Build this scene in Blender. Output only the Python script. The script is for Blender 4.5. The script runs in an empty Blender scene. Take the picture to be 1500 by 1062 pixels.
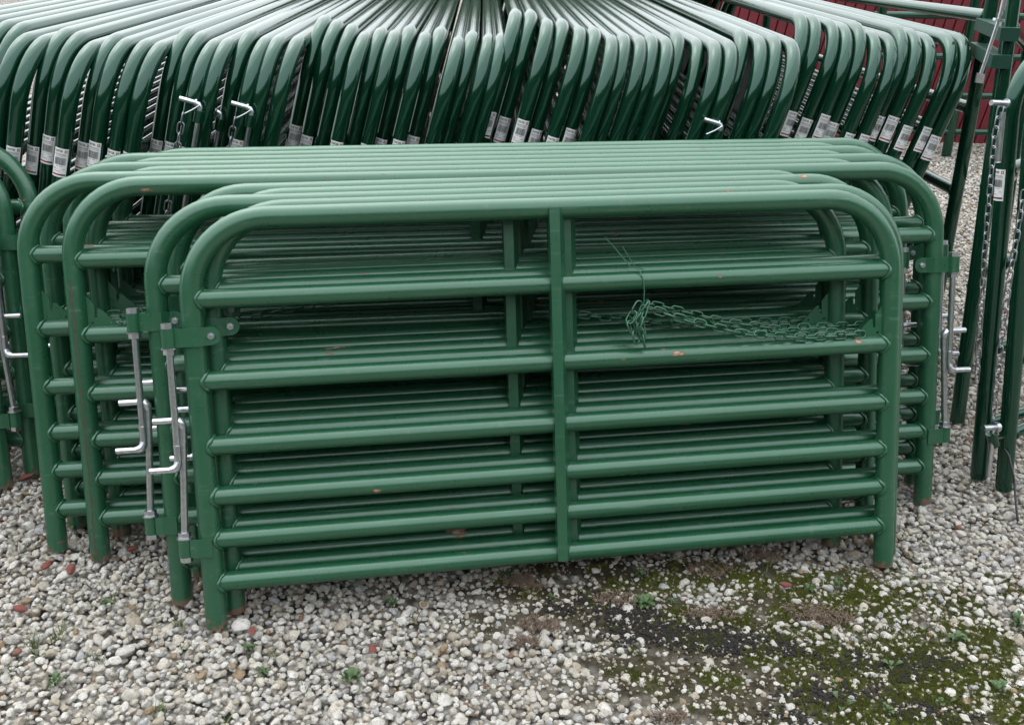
import bpy, bmesh, math, random
import numpy as np
from mathutils import Vector, Matrix, Euler, noise

random.seed(7); np.random.seed(7)
scene = bpy.context.scene
C = scene.collection
PI = math.pi
R = math.radians

# ------------------------------------------------------------------ camera
CAM_H, PITCH, ROLL, FPX = 1.559, R(24.07), R(0.83), 1442.0
cam_d = bpy.data.cameras.new('camera'); cam = bpy.data.objects.new('camera', cam_d); C.objects.link(cam)
cam_d.sensor_width = 36.0; cam_d.lens = FPX / 1500.0 * 36.0
cam_d.clip_start = 0.05; cam_d.clip_end = 2000
cF = Vector((0, math.cos(PITCH), -math.sin(PITCH))); cU0 = Vector((0, math.sin(PITCH), math.cos(PITCH))); cR0 = Vector((1, 0, 0))
cR = math.cos(ROLL) * cR0 + math.sin(ROLL) * cU0
cU = -math.sin(ROLL) * cR0 + math.cos(ROLL) * cU0
cam.matrix_world = Matrix(((cR.x, cU.x, -cF.x, 0), (cR.y, cU.y, -cF.y, 0), (cR.z, cU.z, -cF.z, CAM_H), (0, 0, 0, 1)))
scene.camera = cam
scene.render.resolution_x = 1024; scene.render.resolution_y = 724

# ------------------------------------------------------------------ sky, sun, exposure
SUN_EL, SUN_AZ = R(58), R(330)          # overcast: a broad soft sun high beyond the gates
w = bpy.data.worlds.new('World'); scene.world = w; w.use_nodes = True
nt = w.node_tree; nt.nodes.clear()
sky = nt.nodes.new('ShaderNodeTexSky'); sky.sky_type = 'NISHITA'; sky.sun_disc = False
sky.sun_elevation = SUN_EL; sky.sun_rotation = SUN_AZ; sky.dust_density = 4.0; sky.air_density = 1.0; sky.ozone_density = 1.0
hs = nt.nodes.new('ShaderNodeHueSaturation'); hs.inputs['Saturation'].default_value = 0.28
bg = nt.nodes.new('ShaderNodeBackground'); bg.inputs['Strength'].default_value = 0.15
wo = nt.nodes.new('ShaderNodeOutputWorld')
# overcast cloud cover: luminance (1 + 2 sin elevation) / 3, the same all the way round
tcw = nt.nodes.new('ShaderNodeTexCoord'); spw = nt.nodes.new('ShaderNodeSeparateXYZ'); nt.links.new(tcw.outputs['Generated'], spw.inputs[0])
mrw = nt.nodes.new('ShaderNodeMapRange'); mrw.inputs[3].default_value = 4.9; mrw.inputs[4].default_value = 8.4; nt.links.new(spw.outputs[2], mrw.inputs[0])
clw = nt.nodes.new('ShaderNodeVectorMath'); clw.operation = 'SCALE'; clw.inputs[0].default_value = (.95, 1.0, 1.04); nt.links.new(mrw.outputs[0], clw.inputs['Scale'])
mxw = nt.nodes.new('ShaderNodeMix'); mxw.data_type = 'RGBA'; mxw.inputs[0].default_value = .75
nt.links.new(sky.outputs[0], hs.inputs['Color']); nt.links.new(hs.outputs[0], mxw.inputs[6]); nt.links.new(clw.outputs[0], mxw.inputs[7]); nt.links.new(mxw.outputs[2], bg.inputs['Color']); nt.links.new(bg.outputs[0], wo.inputs['Surface'])
sl = bpy.data.lights.new('sun', 'SUN'); sl.energy = 0.5; sl.angle = R(85); sl.color = (1.0, 0.98, 0.95)
so = bpy.data.objects.new('sun', sl); C.objects.link(so)
sd = Vector((math.sin(SUN_AZ) * math.cos(SUN_EL), math.cos(SUN_AZ) * math.cos(SUN_EL), math.sin(SUN_EL)))
so.rotation_euler = sd.to_track_quat('Z', 'Y').to_euler()
scene.view_settings.view_transform = 'Standard'; scene.view_settings.look = 'None'
scene.view_settings.exposure = 1.25; scene.view_settings.gamma = 1.0

# ------------------------------------------------------------------ helpers
def ray(px, py):
    return (cF * FPX + cR * (px - 750) + cU * (531 - py))
def at_z(px, py, z=0.0):                  # pixel of the 1500x1062 photo -> point on the level z
    d = ray(px, py); t = (z - CAM_H) / d.z
    return Vector((0, 0, CAM_H)) + d * t
def at_y(px, py, y):
    d = ray(px, py); return Vector((0, 0, CAM_H)) + d * (y / d.y)

class MB:
    def __init__(s): s.v = []; s.f = []; s.m = []; s.sm = []
    def add(s, vs, fs, mat=0, smooth=True):
        o = len(s.v); s.v += [tuple(q) for q in vs]
        for f in fs: s.f.append(tuple(i + o for i in f)); s.m.append(mat); s.sm.append(smooth)
    def tube(s, pts, r, seg=16, caps=True, mat=0, closed=False, smooth=True):
        pts = [Vector(p) for p in pts]; n = len(pts)
        rr = r if isinstance(r, (list, tuple)) else [r] * n
        tan = []
        for i in range(n):
            if closed: t = pts[(i + 1) % n] - pts[i - 1]
            else: t = pts[min(i + 1, n - 1)] - pts[max(i - 1, 0)]
            tan.append(t.normalized())
        a = Vector((0, 1, 0)) if abs(tan[0].y) < .9 else Vector((1, 0, 0))
        u = (a - tan[0] * a.dot(tan[0])).normalized()
        vs = []; 
        for i in range(n):
            u = (u - tan[i] * u.dot(tan[i])).normalized(); w_ = tan[i].cross(u)
            for k in range(seg):
                an = 2 * PI * k / seg
                vs.append(pts[i] + (u * math.cos(an) + w_ * math.sin(an)) * rr[i])
        fs = []
        for i in range(n if closed else n - 1):
            j = (i + 1) % n
            for k in range(seg):
                l = (k + 1) % seg
                fs.append((i * seg + k, i * seg + l, j * seg + l, j * seg + k))
        s.add(vs, fs, mat, smooth)
        if caps and not closed:
            s.add(vs[:seg], [tuple(range(seg))[::-1]], mat, False)
            s.add(vs[-seg:], [tuple(range(seg))], mat, False)
    def cyl(s, p0, p1, r, seg=16, mat=0, smooth=True): s.tube([p0, p1], r, seg, True, mat, smooth=smooth)
    def box(s, x0, x1, y0, y1, z0, z1, mat=0):
        vs = [(x, y, z) for x in (x0, x1) for y in (y0, y1) for z in (z0, z1)]
        s.add(vs, [(0, 1, 3, 2), (4, 6, 7, 5), (0, 4, 5, 1), (2, 3, 7, 6), (0, 2, 6, 4), (1, 5, 7, 3)], mat, False)
    def prism(s, poly, axis, a0, a1, mat=0):   # extrude a 2-D outline along an axis
        n = len(poly); vs = []
        for a in (a0, a1):
            for (p, q) in poly:
                vs.append({'x': (a, p, q), 'y': (p, a, q), 'z': (p, q, a)}[axis])
        fs = [(i, (i + 1) % n, n + (i + 1) % n, n + i) for i in range(n)] + [tuple(range(n))[::-1], tuple(range(n, 2 * n))]
        s.add(vs, fs, mat, False)
    def mesh(s, name, mats):
        me = bpy.data.meshes.new(name); me.from_pydata(s.v, [], s.f)
        for m in mats: me.materials.append(m)
        me.polygons.foreach_set('material_index', s.m); me.polygons.foreach_set('use_smooth', s.sm)
        bm = bmesh.new(); bm.from_mesh(me); bmesh.ops.recalc_face_normals(bm, faces=bm.faces); bm.to_mesh(me); bm.free()
        me.update(); return me
def link(name, data, parent=None, **k):
    o = bpy.data.objects.new(name, data); C.objects.link(o)
    if parent is not None: o.parent = parent
    for a, b in k.items(): o[a] = b
    return o
def tag(o, label, cat, group=None):
    o['label'] = label; o['category'] = cat
    if group: o['group'] = group
    return o

# ------------------------------------------------------------------ materials
def newmat(name):
    m = bpy.data.materials.new(name); m.use_nodes = True
    b = m.node_tree.nodes['Principled BSDF']; return m, m.node_tree, b
def nd(t, typ, **k):
    n = t.nodes.new(typ)
    for a, b in k.items():
        if a.startswith('i_'): n.inputs[a[2:].replace('_', ' ')].default_value = b
        else: setattr(n, a, b)
    return n
def ramp(t, stops, interp='LINEAR'):
    r = t.nodes.new('ShaderNodeValToRGB'); e = r.color_ramp; e.interpolation = interp
    while len(e.elements) > 1: e.elements.remove(e.elements[-1])
    e.elements[0].position = stops[0][0]; e.elements[0].color = stops[0][1]
    for p, c in stops[1:]:
        q = e.elements.new(p); q.color = c
    return r
def mixc(t, fac, a, b):
    m = t.nodes.new('ShaderNodeMix'); m.data_type = 'RGBA'
    for s, v in ((m.inputs[0], fac), (m.inputs[6], a), (m.inputs[7], b)):
        if hasattr(v, 'links'): t.links.new(v, s)
        else: s.default_value = v
    return m.outputs[2]
def g4(v): return (v, v, v, 1)

def paint(name, col, rough, chips, coat=0.0, seam=False, spec=.5, tint=(1, 1, 1)):
    m, t, b = newmat(name)
    tc = nd(t, 'ShaderNodeTexCoord'); oi = nd(t, 'ShaderNodeObjectInfo')
    off = nd(t, 'ShaderNodeVectorMath', operation='SCALE'); off.inputs[0].default_value = (31, 17, 23); t.links.new(oi.outputs['Random'], off.inputs['Scale'])
    ad = nd(t, 'ShaderNodeVectorMath', operation='ADD'); t.links.new(tc.outputs['Object'], ad.inputs[0]); t.links.new(off.outputs[0], ad.inputs[1])
    n1 = nd(t, 'ShaderNodeTexNoise', i_Scale=3.0, i_Detail=5.0); t.links.new(ad.outputs[0], n1.inputs['Vector'])
    r1 = ramp(t, [(.3, (col[0] * .86, col[1] * .9, col[2] * .88, 1)), (.7, (col[0] * 1.12, col[1] * 1.07, col[2] * 1.08, 1))])
    t.links.new(n1.outputs[0], r1.inputs[0])
    # dust film
    n0 = nd(t, 'ShaderNodeTexNoise', i_Scale=22.0, i_Detail=6.0, i_Roughness=.7); t.links.new(ad.outputs[0], n0.inputs['Vector'])
    rr = nd(t, 'ShaderNodeMapRange'); rr.inputs[1].default_value = .3; rr.inputs[2].default_value = .75; rr.inputs[3].default_value = rough * .85; rr.inputs[4].default_value = rough * 1.2
    t.links.new(n0.outputs[0], rr.inputs[0])
    colr = r1.outputs[0]; rough_o = rr.outputs[0]
    if chips:
        mp = nd(t, 'ShaderNodeMapping'); mp.inputs['Scale'].default_value = (8, 20, 20); t.links.new(ad.outputs[0], mp.inputs[0])
        n2 = nd(t, 'ShaderNodeTexNoise', i_Scale=1.0, i_Detail=7.0, i_Roughness=.62); t.links.new(mp.outputs[0], n2.inputs['Vector'])
        r2 = ramp(t, [(chips, g4(0)), (chips + .012, g4(1))]); t.links.new(n2.outputs[0], r2.inputs[0])
        r3 = ramp(t, [(chips + .004, (.05, .025, .016, 1)), (chips + .018, (.24, .085, .042, 1)), (chips + .055, (.45, .33, .25, 1))]); t.links.new(n2.outputs[0], r3.inputs[0])
        # rust creeping up from the feet
        sp = nd(t, 'ShaderNodeSeparateXYZ'); t.links.new(tc.outputs['Object'], sp.inputs[0])
        n3 = nd(t, 'ShaderNodeTexNoise', i_Scale=45.0, i_Detail=5.0); t.links.new(ad.outputs[0], n3.inputs['Vector'])
        ft = nd(t, 'ShaderNodeMath', operation='MULTIPLY_ADD'); ft.inputs[1].default_value = -.14; ft.inputs[2].default_value = .082; t.links.new(n3.outputs[0], ft.inputs[0])
        lt = nd(t, 'ShaderNodeMath', operation='LESS_THAN'); t.links.new(sp.outputs[2], lt.inputs[0]); t.links.new(ft.outputs[0], lt.inputs[1])
        fac = r2.outputs[0]
        if seam:                                    # split paint seam down the near face of the first upright
            n4 = nd(t, 'ShaderNodeTexNoise', i_Scale=14.0, i_Detail=6.0); t.links.new(tc.outputs['Object'], n4.inputs['Vector'])
            wv = nd(t, 'ShaderNodeMath', operation='MULTIPLY_ADD'); wv.inputs[1].default_value = .012; wv.inputs[2].default_value = -.010; t.links.new(n4.outputs[0], wv.inputs[0])
            df = nd(t, 'ShaderNodeMath', operation='SUBTRACT'); t.links.new(sp.outputs[0], df.inputs[0]); t.links.new(wv.outputs[0], df.inputs[1])
            ab = nd(t, 'ShaderNodeMath', operation='ABSOLUTE'); t.links.new(df.outputs[0], ab.inputs[0])
            n5 = nd(t, 'ShaderNodeTexNoise', i_Scale=60.0, i_Detail=3.0); t.links.new(tc.outputs['Object'], n5.inputs['Vector'])
            wd = nd(t, 'ShaderNodeMath', operation='MULTIPLY_ADD'); wd.inputs[1].default_value = .0075; wd.inputs[2].default_value = -.0015; t.links.new(n5.outputs[0], wd.inputs[0])
            l2 = nd(t, 'ShaderNodeMath', operation='LESS_THAN'); t.links.new(ab.outputs[0], l2.inputs[0]); t.links.new(wd.outputs[0], l2.inputs[1])
            zz = nd(t, 'ShaderNodeMath', operation='LESS_THAN'); zz.inputs[1].default_value = .74; t.links.new(sp.outputs[2], zz.inputs[0])
            ys = nd(t, 'ShaderNodeMath', operation='LESS_THAN'); ys.inputs[1].default_value = 0; t.links.new(sp.outputs[1], ys.inputs[0])
            m1 = nd(t, 'ShaderNodeMath', operation='MULTIPLY'); t.links.new(l2.outputs[0], m1.inputs[0]); t.links.new(zz.outputs[0], m1.inputs[1])
            m2 = nd(t, 'ShaderNodeMath', operation='MULTIPLY'); t.links.new(m1.outputs[0], m2.inputs[0]); t.links.new(ys.outputs[0], m2.inputs[1])
            m3 = nd(t, 'ShaderNodeMath', operation='MAXIMUM'); t.links.new(fac, m3.inputs[0]); t.links.new(m2.outputs[0], m3.inputs[1]); fac = m3.outputs[0]
        mp2 = nd(t, 'ShaderNodeMapping'); mp2.inputs['Scale'].default_value = (3, 70, 70); t.links.new(ad.outputs[0], mp2.inputs[0])
        n6 = nd(t, 'ShaderNodeTexNoise', i_Scale=1.0, i_Detail=4.0, i_Roughness=.6); t.links.new(mp2.outputs[0], n6.inputs['Vector'])
        r6 = ramp(t, [(.62, g4(0)), (.72, g4(.55))]); t.links.new(n6.outputs[0], r6.inputs[0])
        colr = mixc(t, r6.outputs[0], colr, (.085, .17, .125, 1))
        r7 = ramp(t, [(.60, g4(0)), (.80, g4(.5))]); t.links.new(n0.outputs[0], r7.inputs[0])
        colr = mixc(t, r7.outputs[0], colr, (.12, .15, .12, 1))
        colr = mixc(t, fac, colr, r3.outputs[0]); colr = mixc(t, lt.outputs[0], colr, (.13, .07, .045, 1))
        mr = nd(t, 'ShaderNodeMix'); t.links.new(fac, mr.inputs[0]); t.links.new(rough_o, mr.inputs[2]); mr.inputs[3].default_value = .85; rough_o = mr.outputs[0]
    t.links.new(colr, b.inputs['Base Color']); t.links.new(rough_o, b.inputs['Roughness'])
    b.inputs['Specular IOR Level'].default_value = spec
    b.inputs['Coat Weight'].default_value = coat; b.inputs['Coat Roughness'].default_value = .04; b.inputs['Specular Tint'].default_value = (*tint, 1)
    bp = nd(t, 'ShaderNodeBump', i_Strength=.05, i_Distance=.01); t.links.new(n0.outputs[0], bp.inputs['Height']); t.links.new(bp.outputs[0], b.inputs['Normal'])
    return m
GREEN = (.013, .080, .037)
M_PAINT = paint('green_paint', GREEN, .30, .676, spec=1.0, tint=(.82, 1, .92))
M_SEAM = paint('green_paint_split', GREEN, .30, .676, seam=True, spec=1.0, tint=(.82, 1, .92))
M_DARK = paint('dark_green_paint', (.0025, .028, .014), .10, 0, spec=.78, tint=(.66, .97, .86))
M_BAND = paint('dull_dark_green_paint', (.008, .046, .030), .55, 0, spec=.3)
def metal(name, col, rough, thread=False):
    m, t, b = newmat(name); b.inputs['Metallic'].default_value = 1.0
    tc = nd(t, 'ShaderNodeTexCoord'); n = nd(t, 'ShaderNodeTexNoise', i_Scale=90.0, i_Detail=4.0); t.links.new(tc.outputs['Object'], n.inputs['Vector'])
    r = ramp(t, [(.3, (col[0] * .75, col[1] * .75, col[2] * .77, 1)), (.7, (*col, 1))]); t.links.new(n.outputs[0], r.inputs[0]); t.links.new(r.outputs[0], b.inputs['Base Color'])
    b.inputs['Roughness'].default_value = rough
    return m
M_ZINC = metal('zinc_plate', (.68, .70, .73), .3)
M_CHAINZ = metal('dull_zinc_chain', (.36, .36, .38), .42)
def plain(name, col, rough=.6, var=.15, scale=20, bump=0):
    m, t, b = newmat(name)
    tc = nd(t, 'ShaderNodeTexCoord'); n = nd(t, 'ShaderNodeTexNoise', i_Scale=float(scale), i_Detail=5.0); t.links.new(tc.outputs['Object'], n.inputs['Vector'])
    r = ramp(t, [(.3, tuple(c * (1 - var) for c in col) + (1,)), (.7, tuple(min(1, c * (1 + var)) for c in col) + (1,))]); t.links.new(n.outputs[0], r.inputs[0])
    t.links.new(r.outputs[0], b.inputs['Base Color']); b.inputs['Roughness'].default_value = rough
    if bump:
        bp = nd(t, 'ShaderNodeBump', i_Strength=bump, i_Distance=.01); t.links.new(n.outputs[0], bp.inputs['Height']); t.links.new(bp.outputs[0], b.inputs['Normal'])
    return m
M_WHITE = plain('label_white', (.8, .8, .8), .45, .04)
M_BLACK = plain('label_black', (.02, .02, .022), .5, .1)
M_GREY = plain('label_grey', (.32, .32, .34), .5, .1)
M_RED = plain('label_red', (.3, .03, .04), .5, .1)
M_SHEET = plain('black_sheet', (.014, .014, .018), .4, .2, 6)
M_REDWALL = plain('red_sheeting', (.17, .02, .03), .5, .2, 3)
M_WIRE = plain('green_wire', (.03, .12, .07), .4, .1)
M_CABLE = plain('black_cable', (.012, .012, .012), .4, .1)
M_BRICK = plain('brick', (.22, .07, .055), .9, .25, 60, .5)

# stones: pale limestone palette chosen per stone
def stone_mat():
    m, t, b = newmat('gravel_stone')
    oi = nd(t, 'ShaderNodeObjectInfo'); tc = nd(t, 'ShaderNodeTexCoord')
    pal = [(.0, (.56, .53, .48, 1)), (.13, (.66, .64, .60, 1)), (.27, (.50, .46, .40, 1)), (.38, (.70, .68, .645, 1)), (.52, (.58, .56, .53, 1)), (.64, (.46, .41, .335, 1)), (.70, (.63, .585, .51, 1)), (.82, (.46, .465, .47, 1)), (.88, (.68, .655, .61, 1)), (.96, (.36, .27, .18, 1)), (.985, (.26, .14, .1, 1)), (.99, (.6, .57, .53, 1))]
    r = ramp(t, pal, 'CONSTANT'); t.links.new(oi.outputs['Random'], r.inputs[0])
    sc = nd(t, 'ShaderNodeVectorMath', operation='SCALE'); sc.inputs[0].default_value = (41, 13, 29); t.links.new(oi.outputs['Random'], sc.inputs['Scale'])
    ad = nd(t, 'ShaderNodeVectorMath', operation='ADD'); t.links.new(tc.outputs['Object'], ad.inputs[0]); t.links.new(sc.outputs[0], ad.inputs[1])
    n = nd(t, 'ShaderNodeTexNoise', i_Scale=1.6, i_Detail=8.0, i_Roughness=.7); t.links.new(ad.outputs[0], n.inputs['Vector'])
    r2 = ramp(t, [(.3, (.5, .47, .42, 1)), (.46, (.92, .9, .87, 1)), (.7, (1.12, 1.12, 1.12, 1))]); t.links.new(n.outputs[0], r2.inputs[0])
    mu = nd(t, 'ShaderNodeMix', data_type='RGBA', blend_type='MULTIPLY'); mu.inputs[0].default_value = 1; t.links.new(r.outputs[0], mu.inputs[6]); t.links.new(r2.outputs[0], mu.inputs[7])
    # dark pits
    v = nd(t, 'ShaderNodeTexNoise', i_Scale=6.0, i_Detail=4.0, i_Roughness=.6); t.links.new(ad.outputs[0], v.inputs['Vector'])
    r3 = ramp(t, [(.30, (.35, .33, .3, 1)), (.4, g4(1))]); t.links.new(v.outputs[0], r3.inputs[0])
    m2 = nd(t, 'ShaderNodeMix', data_type='RGBA', blend_type='MULTIPLY'); m2.inputs[0].default_value = .8; t.links.new(mu.outputs[2], m2.inputs[6]); t.links.new(r3.outputs[0], m2.inputs[7])
    t.links.new(m2.outputs[2], b.inputs['Base Color']); b.inputs['Roughness'].default_value = .85; b.inputs['Specular IOR Level'].default_value = .25
    bp = nd(t, 'ShaderNodeBump', i_Strength=.5, i_Distance=.25); t.links.new(n.outputs[0], bp.inputs['Height']); t.links.new(bp.outputs[0], b.inputs['Normal'])
    return m
M_STONE = stone_mat()
def ground_mat():
    m, t, b = newmat('soil_and_gravel')
    tc = nd(t, 'ShaderNodeTexCoord'); at = nd(t, 'ShaderNodeAttribute', attribute_name='bare'); am = nd(t, 'ShaderNodeAttribute', attribute_name='moss')
    v = nd(t, 'ShaderNodeTexVoronoi', i_Scale=45.0); t.links.new(tc.outputs['Object'], v.inputs['Vector'])
    rg = ramp(t, [(0, (.24, .2, .16, 1)), (.4, (.42, .4, .37, 1)), (.7, (.3, .27, .22, 1)), (1, (.5, .48, .45, 1))])
    sp = nd(t, 'ShaderNodeSeparateColor'); t.links.new(v.outputs['Color'], sp.inputs[0]); t.links.new(sp.outputs[0], rg.inputs[0])
    rd = ramp(t, [(.35, g4(1)), (.75, g4(.12))]); t.links.new(v.outputs['Distance'], rd.inputs[0])
    mu = nd(t, 'ShaderNodeMix', data_type='RGBA', blend_type='MULTIPLY'); mu.inputs[0].default_value = 1; t.links.new(rg.outputs[0], mu.inputs[6]); t.links.new(rd.outputs[0], mu.inputs[7])
    n = nd(t, 'ShaderNodeTexNoise', i_Scale=28.0, i_Detail=8.0, i_Roughness=.75); t.links.new(tc.outputs['Object'], n.inputs['Vector'])
    rs = ramp(t, [(.3, (.018, .015, .010, 1)), (.5, (.05, .042, .026, 1)), (.68, (.10, .087, .058, 1)), (.8, (.2, .18, .14, 1))]); t.links.new(n.outputs[0], rs.inputs[0])
    n2 = nd(t, 'ShaderNodeTexNoise', i_Scale=60.0, i_Detail=5.0); t.links.new(tc.outputs['Object'], n2.inputs['Vector'])
    rm = ramp(t, [(.3, (.022, .03, .006, 1)), (.7, (.085, .1, .016, 1))]); t.links.new(n2.outputs[0], rm.inputs[0])
    c = mixc(t, at.outputs['Fac'], mu.outputs[2], rs.outputs[0]); c = mixc(t, am.outputs['Fac'], c, rm.outputs[0])
    t.links.new(c, b.inputs['Base Color']); b.inputs['Roughness'].default_value = .95; b.inputs['Specular IOR Level'].default_value = .15
    bp = nd(t, 'ShaderNodeBump', i_Strength=.7, i_Distance=.02); t.links.new(n.outputs[0], bp.inputs['Height']); t.links.new(bp.outputs[0], b.inputs['Normal'])
    return m
M_GROUND = ground_mat()
M_LEAF = plain('weed_leaf', (.06, .105, .035), .55, .35, 30)
M_BLADE = plain('grass_blade', (.1, .14, .035), .6, .4, 40)
M_MOSS = plain('moss', (.10, .115, .014), .9, .5, 80)
M_SEDUM = plain('dry_sedum', (.2, .145, .105), .8, .4, 50)
M_CLOD = plain('black_soil_clod', (.02, .018, .017), .85, .4, 40, .6)
M_ADDED_HILL = plain('added_trees', (.02, .032, .018), .9, .5, .4)  # dark foliage of the two added, unseen rises

# ------------------------------------------------------------------ ground
BARE = [(930, 895, .22, .09, .95), (1060, 935, .22, .10, .9), (1010, 990, .30, .09, .75), (1240, 985, .28, .10, .85), (800, 868, .20, .05, .75), (1180, 880, .32, .07, .6), (1330, 1040, .3, .1, .7), (1130, 1040, .25, .06, .6), (720, 905, .12, .05, .5), (1400, 930, .2, .1, .45), (600, 870, .2, .05, .3), (1000, 835, .5, .06, .75), (760, 990, .1, .05, .35), (1430, 985, .18, .1, .55)]
MOSS = [(1180, 960, .22, .10, .35), (1350, 960, .26, .14, .7), (1080, 855, .3, .05, .4), (1300, 870, .25, .07, .65), (1200, 905, .13, .05, 1), (1330, 880, .10, .04, .8), (1420, 960, .14, .06, 1), (1060, 895, .10, .04, .8), (1240, 850, .12, .04, .7), (1380, 1010, .14, .05, .9), (1290, 1045, .12, .05, .8), (950, 855, .1, .03, .6), (1110, 850, .1, .03, .6), (1470, 1030, .1, .05, .9)]
def blobs(lst):
    return [(at_z(a, b).x, at_z(a, b).y, sx, sy, k) for a, b, sx, sy, k in lst]
BARE_W, MOSS_W = blobs(BARE), blobs(MOSS)
def field(x, y, L):
    r = 0.0
    for cx, cy, sx, sy, k in L:
        q = ((x - cx) / sx) ** 2 + ((y - cy) / sy) ** 2
        if q < 9: r = max(r, k * math.exp(-q * .7))
    return r
def bare(x, y):
    f = field(x, y, BARE_W)
    if f <= 0.01: return 0.0
    n = noise.noise(Vector((x * 9, y * 9, 3.1))) * .35 + noise.noise(Vector((x * 25, y * 25, 7.7))) * .25
    return max(0.0, min(1.0, (f + n * min(1, f * 2.5)) * 2.1 - .1))
def moss(x, y):
    f = field(x, y, MOSS_W)
    if f <= 0.01: return 0.0
    n = noise.noise(Vector((x * 14, y * 14, 9.1))) * .6 + noise.noise(Vector((x * 40, y * 40, 1.7))) * .35
    return max(0.0, min(1.0, (f + n - .12) * 2.4))
def gz(x, y, b=None):
    if b is None: b = bare(x, y)
    return -.024 + .019 * b + .004 * noise.noise(Vector((x * 6, y * 6, 0))) + .0035 * b * noise.noise(Vector((x * 45, y * 45, 5)))
xs = np.concatenate([[-400, -60, -15, -6], np.arange(-3, 3.001, .022), [3.6, 4.4, 5.4, 7, 12, 60, 400]])
ys = np.concatenate([[-400, -60, -10, -3, 0, .8], np.arange(1.2, 3.2, .022), np.arange(3.3, 9, .25), [12, 20, 60, 400]])
gv = []; ga = []; gm = []
for y in ys:
    for x in xs:
        near = -3 < x < 3 and 1.1 < y < 3.3
        b_ = bare(x, y) if near else 0; m_ = moss(x, y) * (.35 + .65 * b_) if near else 0
        gv.append((x, y, gz(x, y, b_) if near else -.024)); ga.append(b_); gm.append(m_)
nx = len(xs); gf = [(j * nx + i, j * nx + i + 1, (j + 1) * nx + i + 1, (j + 1) * nx + i) for j in range(len(ys) - 1) for i in range(nx - 1)]
me = bpy.data.meshes.new('ground'); me.from_pydata(gv, [], gf); me.materials.append(M_GROUND)
for nm, arr in (('bare', ga), ('moss', gm)):
    a_ = me.attributes.new(nm, 'FLOAT', 'POINT'); a_.data.foreach_set('value', arr)
me.polygons.foreach_set('use_smooth', [True] * len(gf))
ground = link('ground', me, None, kind='structure')

# unseen wooded rise, added behind the viewer so the glossy tubes mirror something dark
hb = MB(); ring = []
for i in range(121):
    an = R(180 + 180 * i / 120.0)             # half ring behind the camera
    hgt = 8.8 + 1.3 * noise.noise(Vector((i * .35, 0, 0))) + .6 * noise.noise(Vector((i * 1.7, 3, 0)))
    for rad, z in ((15, -.05), (15.6, hgt * .5), (16.5, hgt * .85), (18, hgt), (24, -.05)):
        ring.append((math.cos(an) * rad * 1.25, math.sin(an) * rad + 1.0, z))
hb.add(ring, [(i * 5 + k, i * 5 + k + 1, (i + 1) * 5 + k + 1, (i + 1) * 5 + k) for i in range(120) for k in range(4)])
link('added_hills', hb.mesh('added_hills', [M_ADDED_HILL]), None, kind='structure')

hb = MB(); ring = []  # unseen treeline added far ahead to darken grazing reflections on the top bars
for i in range(61):
    an = R(78 + 26 * i / 60.0); hgt = 6.0 + 1.5 * noise.noise(Vector((i * .4, 9, 0))) + .8 * noise.noise(Vector((i * 1.3, 5, 0)))
    hgt *= min(1, .25 + i / 8, .25 + (60 - i) / 8)
    for rad, z in ((34, -.05), (34.5, hgt * .6), (36, hgt), (42, -.05)): ring.append((math.cos(an) * rad, math.sin(an) * rad, z))
hb.add(ring, [(i * 4 + k, i * 4 + k + 1, (i + 1) * 4 + k + 1, (i + 1) * 4 + k) for i in range(60) for k in range(3)])
link('added_hills', hb.mesh('added_hills', [M_ADDED_HILL]), None, kind='structure')

# ------------------------------------------------------------------ gate kit (green stacked gates)
RU, RR = .0254, .0228
RAILS = [.1121, .2183, .3222, .4446, .5986, .7895]; TOPZ = .9716
def hoop(W, top, rb, r, seg, nb=10):
    pts = [(0, 0, 0), (0, 0, top * .35), (0, 0, top - rb)]
    for i in range(1, nb + 1):
        a = PI / 2 * i / nb; pts.append((rb - rb * math.cos(a), 0, top - rb + rb * math.sin(a)))
    pts.append((W / 2, 0, top)); pts.append((W - rb, 0, top))
    for i in range(1, nb + 1):
        a = PI / 2 * i / nb; pts.append((W - rb + rb * math.sin(a), 0, top - rb + rb * math.cos(a)))
    pts += [(W, 0, top * .35), (W, 0, 0)]
    b = MB(); b.tube(pts, r, seg); return b
def weld(b, x0, sgn, z, ru, rr, seed):
    rnd = random.Random(seed); pts = []; rad = []
    for k in range(22):
        th = 2 * PI * k / 22; y = rr * math.sin(th)
        pts.append((x0 + sgn * (math.sqrt(max(0, ru * ru - y * y)) + .001 + rnd.uniform(0, .0018)), y * 1.04, z + rr * 1.04 * math.cos(th)))
        rad.append(rnd.uniform(.0028, .0056))
    b.tube(pts, rad, 7, False, 0, closed=True)
def rail_mesh(W, z, seed):
    b = MB(); b.tube([(0.004, 0, z), (W * .33, 0, z), (W * .66, 0, z), (W - .004, 0, z)], RR, 18, False)
    weld(b, 0, 1, z, RU, RR, seed); weld(b, W, -1, z, RU, RR, seed + 1)
    return b.mesh('rail', [M_PAINT])
def stay_mesh():
    b = MB()
    b.prism([(-.014, -.0335), (.010, -.0335), (.027, -.004), (-.014, -.004)], 'z', .100, .972)
    return b.mesh('stay', [M_PAINT])
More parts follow.
